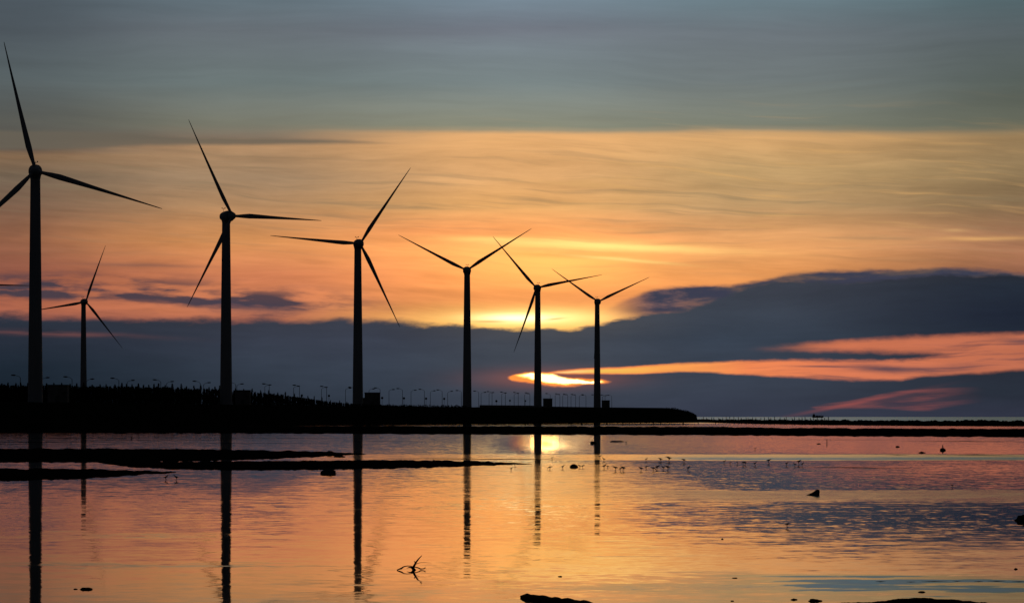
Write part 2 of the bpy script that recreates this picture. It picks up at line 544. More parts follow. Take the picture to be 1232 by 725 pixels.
M_WOOD = mottled('wet_driftwood', (0.03, 0.022, 0.016), (0.05, 0.038, 0.028), 14.0, 0.8, 0.05, (1, 1, 0.3), 0.004)
M_ROCK = mottled('wet_rock', (0.022, 0.021, 0.02), (0.04, 0.038, 0.036), 6.0, 0.85, 0.05, (1, 1, 1), 0.01)
M_BIRD = mottled('dusky_plumage', (0.06, 0.055, 0.05), (0.035, 0.03, 0.028), 18.0, 0.9, 0.03)
M_HULL = mottled('ship_paint', (0.05, 0.05, 0.06), (0.035, 0.035, 0.045), 0.3, 0.7, 0.1)

# ------------------------------------------------------------------ water of the flat and the open sea
m_water = bpy.data.materials.new('water')
m_water.use_nodes = True
m_water.node_tree.nodes.clear()
wn = NT(m_water.node_tree)
geo = wn.new('ShaderNodeNewGeometry')
sp = wn.new('ShaderNodeSeparateXYZ')
m_water.node_tree.links.new(geo.outputs['Position'], sp.inputs[0])
wx, wy = S(wn, sp.outputs[0]), S(wn, sp.outputs[1])
# wind on the water: calm film, ruffled lanes
warpx = wn.noise(wx * 0.09, wy * 0.016, 2.0, detail=4, rough=0.55) - 0.5
warpy = wn.noise(wx * 0.22, wy * 0.05, 7.0, detail=5, rough=0.6) - 0.5


def band(y0, y1, s0, s1, wander=0.06):
    """a lane of the flat between two distances (metres from the viewpoint's shore), with wandering edges"""
    yy = wy * (1.0 + warpx * wander + warpy * wander * 0.5)
    return wn.smooth(yy, y0 - s0, y0 + s0) * wn.smooth(yy, y1 + s1, y1 - s1)


def side(x0, x1, wander=6.0):
    return wn.smooth(wx + warpy * wander, x0, x1)


def patch(cx, cy, rx, ry, wander=0.5):
    du = (wx - cx) / rx + warpy * wander
    dv = (wy - cy) / ry + warpx * wander
    return wn.math('EXPONENT', (du * du + dv * dv) * -1.0)


rip = wn.noise(wx * 0.9, wy * 0.30, 11.0, detail=5, rough=0.62)
rip2 = wn.noise(wx * 4.0, wy * 1.1, 17.0, detail=4, rough=0.6)
lane2 = wn.smooth(wn.noise(wx * 0.22, wy * 1.5, 29.0, detail=4, rough=0.6), 0.60, 0.70) * wn.smooth(wn.noise(wx * 0.06, wy * 0.05, 37.0, detail=3), 0.40, 0.62)
lane = wn.noise(wx * 0.16, wy * 0.42, 23.0, detail=4, rough=0.6)
flecks = wn.smooth(rip2 * 0.6 + rip * 0.4, 0.49, 0.58)
# ruffle: 0 = mirror-calm film, 1 = well ruffled
ruf = 0.32 + 0.64 * wn.smooth(wy + warpx * 20.0, 46.0, 105.0) + 0.5 * band(100.0, 176.0, 14.0, 8.0) * side(-4.5, -1.0, 3.0) * side(10.0, 4.0, 3.0)
ruf = ruf - 0.42 * band(100.0, 160.0, 10.0, 8.0, 0.15) * side(-6.0, -10.0, 4.0)      # left, below the mudbanks
ruf = ruf - (0.42 - flecks * 0.8) * band(112.0, 172.0, 4.0, 4.0) * side(4.0, 9.0, 4.0)                # right, behind the wedge stone
ruf = ruf - 0.42 * band(226.0, 440.0, 4.0, 40.0) * side(-3.0, 3.0, 4.0)              # far pool
glass = patch(2.9, 300.0, 2.5, 75.0, 0.25)
ruf = ruf * (1.0 - glass * 0.96)                                                      # mirror-still water under the sun
pale = band(192.0, 221.0, 3.0, 3.0, 0.03)
tilt = pale * side(3.0, 13.0, 5.0) * (0.020 + 0.016 * wn.smooth(wy + warpx * 16.0, 213.0, 200.0))
ruf = ruf + 0.5 * pale * side(-16.0, -8.0, 5.0)          # pale ruffled lane
ruf = ruf + 1.2 * band(99.0, 113.0, 5.0, 1.5, 0.04) * side(3.0, 7.0, 4.0)            # pale edge by the wedge stone
calm = patch(13.5, 81.0, 9.5, 11.0, 0.6)
ruf = ruf * (1.0 - calm * 0.9) + calm * (0.12 + flecks * 0.8)                                 # dark flecked patch on the right
tilt = tilt + 0.029 * band(46.5, 52.5, 2.2, 0.7, 0.05) * side(2.0, 5.5, 3.0) * (0.12 + 1.0 * wn.smooth(lane, 0.42, 0.58))   # ruffled water close by
ruf = ruf + 1.4 * patch(3.0, 48.6, 2.2, 1.2, 0.5) + 1.0 * patch(-7.0, 56.0, 3.0, 0.9, 0.7) + 0.8 * patch(-8.5, 70.0, 2.5, 1.6, 0.7)
ruf = ruf + wn.smooth(lane, 0.62, 0.72) * 0.5 + lane2 * 1.6
ruf = ruf + (rip - 0.5) * 0.25
sea = wn.smooth(wy, 1150.0, 1500.0)
ruf = ruf + 0.6 * sea                                         # choppy open sea
ruf = ruf.max(0.02)
ruffle = 0.0007 + (ruf - 1.1).max(0.0) * 0.010
WATER_RUFFLE = 'base'
rough = wn.math('SQRT', ruffle)

# wavelets as slopes
n1 = wn.noise(wx * 0.9, wy * 1.2, 1.0, detail=3, rough=0.5, color=True)
n2 = wn.noise(wx * 3.4, wy * 5.0, 5.0, detail=3, rough=0.55, color=True)
sx1 = wn.new('ShaderNodeSeparateXYZ'); wn.put(sx1.inputs[0], n1)
sx2 = wn.new('ShaderNodeSeparateXYZ'); wn.put(sx2.inputs[0], n2)
ru1 = ruf.min(1.2)
A1, A2 = 0.0015 + ru1 * 0.022, 0.0015 + ru1 * 0.032
slx = (S(wn, sx1.outputs[0]) - 0.5) * A1 + (S(wn, sx2.outputs[0]) - 0.5) * A2
sly = (S(wn, sx1.outputs[1]) - 0.5) * A1 + (S(wn, sx2.outputs[1]) - 0.5) * A2 - ru1 * 0.0062 - sea * 0.045 - tilt   # wavelets lean towards the shore
nrm = wn.new('ShaderNodeVectorMath', operation='NORMALIZE')
wn.put(nrm.inputs[0], wn.vec(slx, sly, 1.0))
pb = wn.new('ShaderNodeBsdfPrincipled')
pb.inputs['Base Color'].default_value = (0.012, 0.010, 0.008, 1)
pb.inputs['IOR'].default_value = 2.4
wn.put(pb.inputs['Roughness'], rough)
m_water.node_tree.links.new(nrm.outputs[0], pb.inputs['Normal'])
om = wn.new('ShaderNodeOutputMaterial')
m_water.node_tree.links.new(pb.outputs[0], om.inputs[0])

bm = bmesh.new()
R_SEA = 45000.0
c = bm.verts.new((0, 0, 0))
edge = [bm.verts.new((R_SEA * math.cos(a * math.pi / 48), R_SEA * math.sin(a * math.pi / 48), 0)) for a in range(96)]
for i in range(96):
    bm.faces.new((c, edge[i], edge[(i + 1) % 96]))
tag(obj('water', bm, m_water), 'shallow tidal water and open sea mirroring the sunset sky', 'water', None, 'structure')

# ------------------------------------------------------------------ land: sea embankment with the wind farm ground behind it
LAND_Z = 6.0


def interp(pts, x):
    pts = sorted(pts)
    if x <= pts[0][0]:
        return pts[0][1]
    for (a, fa), (b, fb) in zip(pts[:-1], pts[1:]):
        if x <= b:
            return fa + (fb - fa) * (x - a) / (b - a)
    return pts[-1][1]


toe_D = [(-1300, 790), (-300, 800), (0, 815), (43, 830), (160, 905), (275, 1000), (431, 1150), (562, 1285), (647, 1350), (720, 1390), (845, 1420)]
crest_z = [(-1300, 6.0), (562, 6.3), (720, 6.25), (798, 6.1), (806, 5.9), (815, 5.6), (822, 5.0), (829, 4.5), (834, 3.6), (841, 3.3)]
bm = bmesh.new()
rows = []
px = -1300.0
while px <= 841.0:
    D = interp(toe_D, px)
    cz = interp(crest_z, px)
    X = (px - 616) / F * D
    jit = mnoise.fractal(Vector((X * 0.11, D * 0.02, 0)), 0.8, 2.0, 4)
    j2 = mnoise.noise(Vector((X * 0.5, 3.0, 0)))
    col = [(0, -0.5), (1.5, 0.25 + 0.25 * jit), (5, 0.30 * cz + 0.35 * jit), (9, 0.62 * cz + 0.4 * j2), (13, 0.9 * cz + 0.3 * jit), (15.5, cz + 0.12 * j2 + 0.1 * jit), (22, cz - 0.05), (30, min(cz, LAND_Z))]
    r = [bm.verts.new((X, D + o, z)) for o, z in col]
    back = 2600.0 if px < 838 else D + 40
    r.append(bm.verts.new((X, max(back, D + 60), min(cz, LAND_Z))))
    r.append(bm.verts.new((X, max(back, D + 60) + 20, -0.5)))
    rows.append(r)
    px += 6.0 if px < 0 else 2.0
for a, b in zip(rows[:-1], rows[1:]):
    for i in range(len(a) - 1):
        bm.faces.new((a[i], b[i], b[i + 1], a[i + 1]))
bm.faces.new(rows[-1])
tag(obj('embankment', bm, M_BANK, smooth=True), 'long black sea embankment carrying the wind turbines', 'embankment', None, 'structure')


def mudbank(name, top, bot, zmax, label, n=160, seed=0.0, mat=M_MUD, ragged=0.35, sink=0.05, endw=3.0):
    """low bank of mud between two outlines on the flat, given where they meet the water"""
    x0 = max(min(p[0] for p in top), min(p[0] for p in bot))
    x1 = min(max(p[0] for p in top), max(p[0] for p in bot))
    bm = bmesh.new()
    rows = []
    K = 8
    for i in range(n + 1):
        x = x0 + (x1 - x0) * i / n
        yt, yb = interp(top, x), interp(bot, x)
        nz = mnoise.fractal(Vector((x * 0.05, seed, 0.0)), 0.55, 2.1, 7)
        nz2 = mnoise.fractal(Vector((x * 0.065, seed + 9.0, 0.0)), 0.55, 2.1, 7)
        yt2 = yt + nz * ragged * min(1.0, (yb - yt) * 0.5)
        yb2 = yb + nz2 * ragged * min(1.0, (yb - yt) * 0.5)
        if yb2 < yt2 + 0.02:
            yb2 = yt2 + 0.02
        near, far = GD(yb2), GD(yt2)
        row = []
        for k in range(K + 1):
            t = k / K
            D = near * (1 - t) + far * t
            X = (x - 616) / F * D
            prof = (math.sin(math.pi * min(1.0, max(0.0, t)))) ** 0.45
            wx_ = mnoise.fractal(Vector((X * 0.5, D * 0.08, seed)), 0.7, 2.0, 4)
            end = min(1.0, (yb - yt) / endw)
            z = -sink + (zmax * end * (0.85 + 0.35 * wx_) + sink) * prof
            row.append(bm.verts.new((X, D, z)))
        rows.append(row)
    for a, b in zip(rows[:-1], rows[1:]):
        for k in range(K):
            bm.faces.new((a[k], b[k], b[k + 1], a[k + 1]))
    return tag(obj(name, bm, mat, smooth=True), label, 'mudbank', None, 'structure')


# low breakwater on the right that closes the inner flat, its toe seen at photo rows 508 to 512
mudbank('outer_bank', [(828, 506.2), (840, 506.6), (900, 507.6), (1000, 509.0), (1100, 510.0), (1232, 510.6), (1400, 510.8)],
        [(828, 507.2), (840, 507.9), (900, 509.5), (1000, 511.0), (1100, 511.8), (1232, 512.3), (1400, 512.4)], 1.5, 'low dark bank between the open sea and the tidal flat', 420, 1.0, M_BANK, 0.15, endw=1.2)
mudbank('sandbar', [(-700, 513.5), (0, 513.6), (200, 513.6), (330, 512.6), (420, 512.4), (616, 512.5), (850, 513.0), (930, 514.2), (1232, 515.8), (1700, 516.4)],
        [(-700, 521.0), (0, 521.0), (250, 521.4), (430, 522.2), (616, 523.3), (850, 524.0), (1000, 525.0), (1232, 526.3), (1700, 527.2)], 0.30, 'long black sandbar across the tidal flat', 700, 4.0, ragged=0.8)
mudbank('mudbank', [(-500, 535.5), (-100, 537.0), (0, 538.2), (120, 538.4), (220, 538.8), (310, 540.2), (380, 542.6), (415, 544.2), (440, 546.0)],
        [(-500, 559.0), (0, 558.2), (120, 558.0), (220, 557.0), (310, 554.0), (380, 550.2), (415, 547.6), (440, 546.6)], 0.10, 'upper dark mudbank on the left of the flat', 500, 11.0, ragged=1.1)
for k, (xa, xb, yy, th) in enumerate([(-60, 210, 526.6, 0.7), (60, 300, 529.2, 0.6), (-80, 150, 531.4, 0.8), (170, 420, 532.6, 0.5), (-60, 70, 534.0, 0.5), (250, 470, 527.0, 0.5), (380, 560, 530.6, 0.4)]):
    mudbank('mud_ridge', [(xa, yy), ((xa + xb) / 2, yy - th * 0.5), (xb, yy + 0.2)], [(xa, yy + 0.15), ((xa + xb) / 2, yy + th * 0.7), (xb, yy + 0.35)], 0.03,
            'faint mud ridge in the far left pool', 120, 71.0 + k, sink=0.02)
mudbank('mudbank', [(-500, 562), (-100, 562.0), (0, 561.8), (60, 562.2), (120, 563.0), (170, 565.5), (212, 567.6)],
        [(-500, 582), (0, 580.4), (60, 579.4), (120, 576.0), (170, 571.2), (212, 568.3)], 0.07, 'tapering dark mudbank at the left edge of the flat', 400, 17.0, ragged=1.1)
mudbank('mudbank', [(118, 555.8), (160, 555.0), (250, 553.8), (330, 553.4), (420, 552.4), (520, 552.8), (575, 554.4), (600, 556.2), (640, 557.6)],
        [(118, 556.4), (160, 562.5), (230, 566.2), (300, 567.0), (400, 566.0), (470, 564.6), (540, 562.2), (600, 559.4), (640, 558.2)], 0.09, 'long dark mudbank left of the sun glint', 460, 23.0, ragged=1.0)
mudbank('mudbank', [(455, 551.2), (520, 550.9), (600, 551.4), (650, 551.8), (690, 552.4)],
        [(455, 551.5), (520, 551.9), (600, 552.6), (650, 552.7), (690, 552.6)], 0.03, 'thin dark sliver of mud under the sun glint', 160, 29.0, sink=0.02)
for k, (xa, xb, ya, yb, th) in enumerate([(752, 834, 555.4, 556.6, 0.8), (962, 1096, 561.6, 562.9, 1.2), (1064, 1094, 546.5, 547.3, 0.8), (1110, 1232, 546.6, 548.2, 0.9), (1080, 1235, 530.2, 531.2, 0.9), (925, 1075, 528.3, 528.9, 0.6), (1160, 1190, 545.3, 545.9, 0.6)]):
    mid = (xa + xb) / 2
    mudbank('mud_ridge', [(xa, ya), (mid, ya - th * 0.3 + 0.2), (xb, yb - 0.3)], [(xa, ya + 0.15), (mid, ya + th), (xb, yb)], 0.035,
            ['thin mud ridge among the wading birds', 'long thin mud ridge right of the wading birds', 'short mud ridge left of the mounded post', 'long thin mud ridge right of the mounded post',
             'thin mud ridge at the right under the sandbar', 'faint mud line under the sandbar right of centre', 'small mud ridge beside the mounded post'][k], 90, 31.0 + k, sink=0.02)
mudbank('mudflat', [(905, 731), (975, 724.5), (1020, 721.5), (1055, 720.0), (1066, 718.0), (1090, 715.6), (1115, 715.4), (1150, 717.4), (1175, 720.4), (1205, 724.0), (1240, 730)],
        [(905, 732), (975, 736), (1020, 741), (1055, 746), (1066, 746), (1090, 746), (1115, 746), (1150, 744), (1175, 741), (1205, 737), (1240, 731)], 0.035, 'dark mudflat emerging at the bottom right edge', 300, 47.0, ragged=1.2)

# ------------------------------------------------------------------ wind turbines
HUB_Z = 67.0
def blade_bm(R):
    """one blade along +Z from the hub centre, chord in X, thickness in Y"""
    bm = bmesh.new()
    st = [(0.0, 0.9, 0.9, 0.0), (0.035, 0.9, 0.9, 0.0), (0.07, 1.0, 0.85, 0.03), (0.12, 1.35, 0.62, 0.12), (0.19, 1.66, 0.48, 0.22), (0.28, 1.48, 0.38, 0.22),
          (0.42, 1.14, 0.28, 0.18), (0.58, 0.84, 0.2, 0.14), (0.74, 0.58, 0.14, 0.1), (0.88, 0.36, 0.09, 0.05), (0.96, 0.26, 0.07, 0.02), (1.0, 0.14, 0.05, 0.0)]
    rings = []
    for t, ch, th, off in st:
        tw = math.radians(14.0 * (1 - t) ** 2)
        u = Vector((math.cos(tw), math.sin(tw), 0))
        v = Vector((-math.sin(tw), math.cos(tw), 0))
        c = Vector((0.0 + off * 0.9, 0.55 * t * t, t * R))   # slight prebend away from the tower
        rings.append(ring(bm, c, u, v, ch * 0.47, th * 0.5, 14))
    skin_rings(bm, rings)
    return bm


def tower_bm():
    bm = bmesh.new()
    H = HUB_Z - 1.9 - LAND_Z
    prof = [(2.3, -1.5), (2.3, 0.25), (1.95, 0.26)]
    for k in range(1, 4):
        z = H * k / 3.0
        r = 1.95 - 0.67 * (k / 3.0)
        prof += [(r + 0.01, z - 0.11), (r + 0.035, z - 0.10), (r + 0.035, z)] if k < 3 else [(r, z)]
        if k < 3:
            prof += [(r, z + 0.01)]
    lathe(bm, prof, 32)
    return bm


def nacelle_bm():
    """rounded housing; rotor axis +Y, origin on the tower axis at hub height"""
    bm = bmesh.new()
    st = [(-2.75, 0.5, 0.5, 0.0), (-2.6, 0.95, 0.9, 0.0), (-2.1, 1.35, 1.3, 0.0), (-1.2, 1.62, 1.6, 0.0), (0.0, 1.82, 1.8, 0.0), (1.3, 1.95, 1.92, 0.0), (2.3, 1.9, 1.88, 0.0), (2.75, 1.55, 1.55, 0.0)]
    rings = [ring(bm, Vector((0, y, dz)), Vector((1, 0, 0)), Vector((0, 0, 1)), a, b, 20, math.pi / 20, 2.3) for y, a, b, dz in st]
    skin_rings(bm, rings)
    # yaw collar that funnels down into the tower top
    rings = [ring(bm, Vector((0, 0, z)), Vector((1, 0, 0)), Vector((0, 1, 0)), r, r, 20) for z, r in ((-3.6, 1.24), (-2.2, 1.4), (-1.1, 1.62), (-0.6, 1.62))]
    skin_rings(bm, rings)
    return bm


def spinner_bm():
    bm = bmesh.new()
    st = [(2.78, 1.25), (3.0, 1.42), (3.8, 1.42), (4.5, 1.15), (5.0, 0.72), (5.25, 0.2)]
    rings = [ring(bm, Vector((0, y, 0)), Vector((1, 0, 0)), Vector((0, 0, 1)), r, r, 20) for y, r in st]
    skin_rings(bm, rings)
    return bm


def mast_bm():
    bm = bmesh.new()
    tube(bm, [(0, -1.6, 1.6), (0, -1.6, 3.0)], 0.06, 6)
    tube(bm, [(-0.6, -1.6, 2.7), (0.6, -1.6, 2.7)], 0.05, 6)
    lump(bm, (-0.6, -1.6, 2.95), 0.22, 3.0, 0.1, 1)
    lump(bm, (0.6, -1.6, 2.95), 0.2, 5.0, 0.1, 1)
    return bm


def turbine(x, hub_y, D, yaw, phase, R, label, first=None):
    """x, hub_y: where the tower top shows; yaw: turn of the rotor axis clockwise from +Y; phase: angle of the first blade clockwise from up"""
    Xw = (x - 616.0) / F * D
    hub_z = EYE + (HZ - hub_y) / F * D
    root = empty('wind_turbine', (Xw, D, LAND_Z))
    tag(root, label, 'wind turbine', 'wind turbines along the embankment')
    k = (hub_z - LAND_Z) / (HUB_Z - LAND_Z)
    if first is None:
        T = obj('tower', tower_bm(), M_PAINT, root, True)
        N = obj('nacelle', nacelle_bm(), M_PAINT, root, True)
        Sx = obj('weather_mast', mast_bm(), M_METAL, N)
        H = obj('spinner', spinner_bm(), M_PAINT, root, True)
        B = [obj('blade', blade_bm(34.3), M_BLADE, root, True) for _ in range(3)]
    else:
        T, N, H, B = [], None, None, []
        for ch in list(first.children):
            c = copy_tree(ch, root)
            nm = ch.name.split('.')[0]
            if nm == 'tower': T = c
            elif nm == 'nacelle': N = c
            elif nm == 'spinner': H = c
            elif nm == 'blade': B.append(c)
    T.scale = (1, 1, k)
    up = hub_z - LAND_Z
    a = math.radians(yaw)
    N.scale = H.scale = (0.92, 0.92, 0.92)
    N.location = (0, 0, up); N.rotation_euler = (0, 0, a - math.pi)
    H.location = (0, 0, up); H.rotation_euler = (0, 0, a - math.pi)
    s = R / 34.3
    for i, b in enumerate(B):
        ph = -math.radians(phase + 120 * i)
        m = Matrix.Translation((0, 0, up)) @ Matrix.Rotation(a - math.pi, 4, 'Z') @ Matrix.Translation((0, 3.6, 0)) @ Matrix.Rotation(ph, 4, 'Y') @ Matrix.Diagonal((1, 1, s, 1))
        b.matrix_basis = m
    return root


# tower x, hub row, distance, rotor yaw, first blade, blade length
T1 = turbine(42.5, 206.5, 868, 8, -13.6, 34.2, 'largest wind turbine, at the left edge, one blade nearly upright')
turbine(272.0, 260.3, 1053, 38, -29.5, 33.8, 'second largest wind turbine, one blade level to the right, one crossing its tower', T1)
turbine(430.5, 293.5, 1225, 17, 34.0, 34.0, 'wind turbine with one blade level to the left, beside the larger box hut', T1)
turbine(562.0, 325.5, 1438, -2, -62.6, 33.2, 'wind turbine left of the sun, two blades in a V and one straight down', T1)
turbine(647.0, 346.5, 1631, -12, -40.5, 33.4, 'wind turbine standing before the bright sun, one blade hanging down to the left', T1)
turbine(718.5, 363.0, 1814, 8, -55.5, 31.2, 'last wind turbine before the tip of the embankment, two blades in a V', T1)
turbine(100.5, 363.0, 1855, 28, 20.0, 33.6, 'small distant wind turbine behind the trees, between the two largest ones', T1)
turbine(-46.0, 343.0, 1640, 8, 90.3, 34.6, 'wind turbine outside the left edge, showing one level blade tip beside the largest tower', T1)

# ------------------------------------------------------------------ transformer huts at the turbine feet
def hut(x0, x1, ytop, D, label, depth=4.0, lean=None):
    w_ = (x1 - x0) / F * D
    Xc = ((x0 + x1) / 2 - 616.0) / F * D
    zt = EYE + (HZ - ytop) / F * D
    r = empty('transformer_hut', (Xc, D, LAND_Z))
    tag(r, label, 'hut', 'transformer huts at the turbine feet')
    h = zt - LAND_Z
    bm = bmesh.new(); box(bm, -w_ / 2, w_ / 2, -depth / 2, depth / 2, -0.4, h - 0.25)
    obj('wall', bm, M_CONCRETE, r)
    bm = bmesh.new(); box(bm, -w_ / 2 - 0.15, w_ / 2 + 0.15, -depth / 2 - 0.15, depth / 2 + 0.15, h - 0.248, h)
    obj('roof', bm, M_CONCRETE, r)
    bm = bmesh.new(); box(bm, -0.55, 0.55, -depth / 2 - 0.06, -depth / 2 - 0.003, 0.0, min(2.1, h * 0.7))
    obj('door', bm, M_METAL, r)
    bm = bmesh.new()
    for k in range(5):
        box(bm, w_ * 0.25, w_ * 0.42, -depth / 2 - 0.05, -depth / 2 - 0.004, h * 0.5 + k * 0.16, h * 0.5 + k * 0.16 + 0.09)
    obj('vent', bm, M_METAL, r)
    if lean:
        lw, lh = lean
        bm = bmesh.new(); box(bm, -w_ / 2 - lw, -w_ / 2 - 0.004, -depth / 2 + 0.3, depth / 2 - 0.3, -0.4, lh)
        obj('annex', bm, M_CONCRETE, r)
    return r


hut(58.5, 82, 462.5, 885, 'pale box hut half hidden by trees just right of the largest turbine')
hut(283.5, 301, 469.0, 1066, 'box hut at the right foot of the second largest turbine')
hut(439, 457, 471.8, 1240, 'big box hut with a low annex, clear against the sky', 4.5, (4.2, 3.6))
hut(653.5, 664.5, 479.0, 1650, 'box hut at the foot of the turbine in front of the sun')
hut(724, 733.5, 481.2, 1830, 'farthest small box hut, beside the smallest turbine of the row')

# low parapet along the right part of the embankment crest
bm = bmesh.new()
pts = []
for i in range(60):
    px = 577 + (836 - 577) * i / 59.0
    D = interp(toe_D, px) + 16.5
    yt = interp([(577, 486.9), (640, 487.4), (660, 488.6), (720, 489.6), (800, 490.3), (812, 491.6), (820, 493.0), (830, 495.0), (836, 497.6)], px)
    zt = EYE + (HZ - yt) / F * D
    pts.append((Vector(((px - 616) / F * D, D, 0)), zt))
for (a, za), (b, zb) in zip(pts[:-1], pts[1:]):
    v = [bm.verts.new((p.x, p.y + d, z)) for p, z in ((a, za), (b, zb)) for d, z in ((0, 1.5), (0, z), (0.8, z), (0.8, 1.5))]
    for f in ((0, 4, 5, 1), (1, 5, 6, 2), (2, 6, 7, 3)):
        bm.faces.new([v[i] for i in f])
bmesh.ops.remove_doubles(bm, verts=bm.verts[:], dist=0.001)
for e in [f for f in bm.edges if f.is_boundary]:
    pass
bmesh.ops.holes_fill(bm, edges=[e for e in bm.edges if e.is_boundary], sides=4)
tag(obj('parapet_wall', bm, M_CONCRETE), 'low dark parapet wall along the crest of the embankment, ending at its tip', 'wall')

# ------------------------------------------------------------------ street lamps on the road behind the turbines
def lamp_protos():
    r = empty('street_lamp', (0, 0, 0))
    bm = bmesh.new()
    rings = [ring(bm, Vector((0, 0, z)), Vector((1, 0, 0)), Vector((0, 1, 0)), q, q, 8) for z, q in ((-0.3, 0.22), (0.6, 0.2), (0.62, 0.14), (9.6, 0.1))]
    skin_rings(bm, rings)
    obj('pole', bm, M_METAL, r)
    bm = bmesh.new()
    tube(bm, [(0, 0, 9.2), (0.15, 0, 9.75), (0.7, 0, 10.1), (1.7, 0, 10.35)], 0.07, 6)
    obj('arm', bm, M_METAL, r)
    bm = bmesh.new()
    st = [(1.5, 0.08, 0.08), (1.75, 0.26, 0.2), (2.4, 0.34, 0.26), (3.0, 0.2, 0.15), (3.15, 0.05, 0.04)]
    rings = [ring(bm, Vector((x, 0, 10.36 + 0.04 * (x - 1.55))), Vector((0, 1, 0)), Vector((0, 0, 1)), a, b, 8) for x, a, b in st]
    skin_rings(bm, rings)
    obj('lamp_head', bm, M_METAL, r)
    return r


lamp0 = lamp_protos()
sign0 = None
used = [False]
ORD = ['first', 'second', 'third', 'fourth', 'fifth', 'sixth', 'seventh', 'eighth', 'ninth', 'tenth', 'eleventh', 'twelfth', 'thirteenth', 'fourteenth', 'fifteenth',
       'sixteenth', 'seventeenth', 'eighteenth', 'nineteenth', 'twentieth', 'twenty-first', 'twenty-second', 'twenty-third', 'twenty-fourth', 'twenty-fifth', 'twenty-sixth', 'twenty-seventh', 'twenty-eighth', 'twenty-ninth', 'thirtieth',
       'thirty-first', 'thirty-second', 'thirty-third', 'thirty-fourth', 'thirty-fifth', 'thirty-sixth', 'thirty-seventh', 'thirty-eighth', 'thirty-ninth', 'fortieth', 'forty-first', 'forty-second', 'forty-third', 'forty-fourth', 'forty-fifth', 'forty-sixth', 'forty-seventh', 'forty-eighth', 'forty-ninth', 'fiftieth', 'fifty-first', 'fifty-second', 'fifty-third', 'fifty-fourth']
# (pole x in the photo, distance, arm to the left?, small sign on the pole?)
LA = [24.5, 86.7, 143, 193.5, 241, 283.6, 323.9, 360.3, 393.0, 426.5, 457.3, 484.2, 510.6, 532.0, 555.0, 576.0, 592.0, 608.0, 623.5, 637.5, 650.0, 662.0, 673.6, 683.0, 692.5, 705.0, 717.0, 728.0, 736.0]
LB = [50, 104, 153, 200.5, 245, 285.0, 318.6, 353.2, 386.8, 415.7, 444, 468, 494.5, 517.7, 538.6, 560.0, 578.8, 588.4, 603.6, 618.6, 631.2, 642.5, 668.0, 677.0, 687.0, 697.0, 725.0]
lamps = [(x, interp([(24, 1113), (143, 1200), (241, 1300), (324, 1405), (393, 1520), (484, 1640), (555, 1760), (623, 1900), (692, 2060), (740, 2150)], x), True, i) for i, x in enumerate(LA)]
lamps += [(x, interp([(24, 1160), (143, 1260), (241, 1350), (324, 1460), (393, 1580), (484, 1720), (555, 1840), (623, 1980), (692, 2120), (740, 2200)], x), False, i) for i, x in enumerate(LB)]
nA = nB = 0
for x, D, left, i in lamps:
    o = lamp0 if not used[0] else copy_tree(lamp0)
    used[0] = True
    o.location = ((x - 616) / F * D, D, LAND_Z)
    o.rotation_euler = (0, 0, math.pi + 0.25 if left else -0.25)
    if left:
        o.scale = (1.0, 1.0, 1.0)
    row = 'row reaching left' if left else 'row reaching right'
    nth = ORD[i]
    tag(o, '%s street lamp from the left in the %s, behind the turbines' % (nth, row), 'street lamp', 'street lamps along the road')
sgn = 0
for (x, y, sz, D) in ((363.2, 475.5, 1.0, 1464), (395.8, 475.8, 1.0, 1524), (459.8, 478.4, 1.1, 1600), (486.0, 478.8, 1.1, 1640), (512.6, 479.2, 1.1, 1685), (534.4, 479.4, 1.1, 1725), (597.2, 482.2, 1.2, 1850), (613.5, 481.6, 1.0, 1884), (632.0, 482.0, 1.0, 1930)):
    p = P(x, y, D)
    r = empty('signpost', (p.x, p.y, LAND_Z))
    tag(r, '%s little road sign from the left, on a thin post between the street lamps' % ORD[sgn], 'sign', 'road signs between the lamps')
    sgn += 1
    bm = bmesh.new(); tube(bm, [(0, 0, -0.2), (0, 0, p.z - LAND_Z + sz * 0.5)], 0.07, 6); obj('post', bm, M_METAL, r)
    bm = bmesh.new()
    rings = [ring(bm, Vector((0, yy, p.z - LAND_Z)), Vector((1, 0, 0)), Vector((0, 0, 1)), sz * 0.55, sz * 0.55, 8, math.pi / 8) for yy in (-0.12, -0.075)]
    skin_rings(bm, rings); obj('sign_panel', bm, M_METAL, r)

# ------------------------------------------------------------------ casuarina belt on the left
sky_y = [(-400, 459), (-100, 460), (0, 461.5), (60, 463), (100, 463), (150, 463.5), (200, 464), (240, 466), (270, 467), (300, 469.5), (330, 472), (370, 477.5), (400, 482), (430, 484.5), (480, 487), (530, 488)]


def foliage(bm, c, h, wdt, n, rng, spiky=True):
    for _ in range(n):
        t = rng.random() ** 0.8
        rr = wdt * (1.0 - t) ** 0.75 * (0.55 + 0.45 * math.sin(t * 9 + c.x)) + 0.06
        a = rng.uniform(0, 2 * math.pi)
        q = rr * math.sqrt(rng.random())
        p = c + Vector((q * math.cos(a), q * math.sin(a), h * t))
        L = rng.uniform(0.25, 0.6)
        d = Vector((math.cos(a) * 0.5, math.sin(a) * 0.5, rng.uniform(0.3, 1.2))).normalized() * L
        s = Vector((-math.sin(a), math.cos(a), 0)) * rng.uniform(0.06, 0.16)
        v = [bm.verts.new(p - s), bm.verts.new(p + s), bm.verts.new(p + d)]
        bm.faces.new(v)


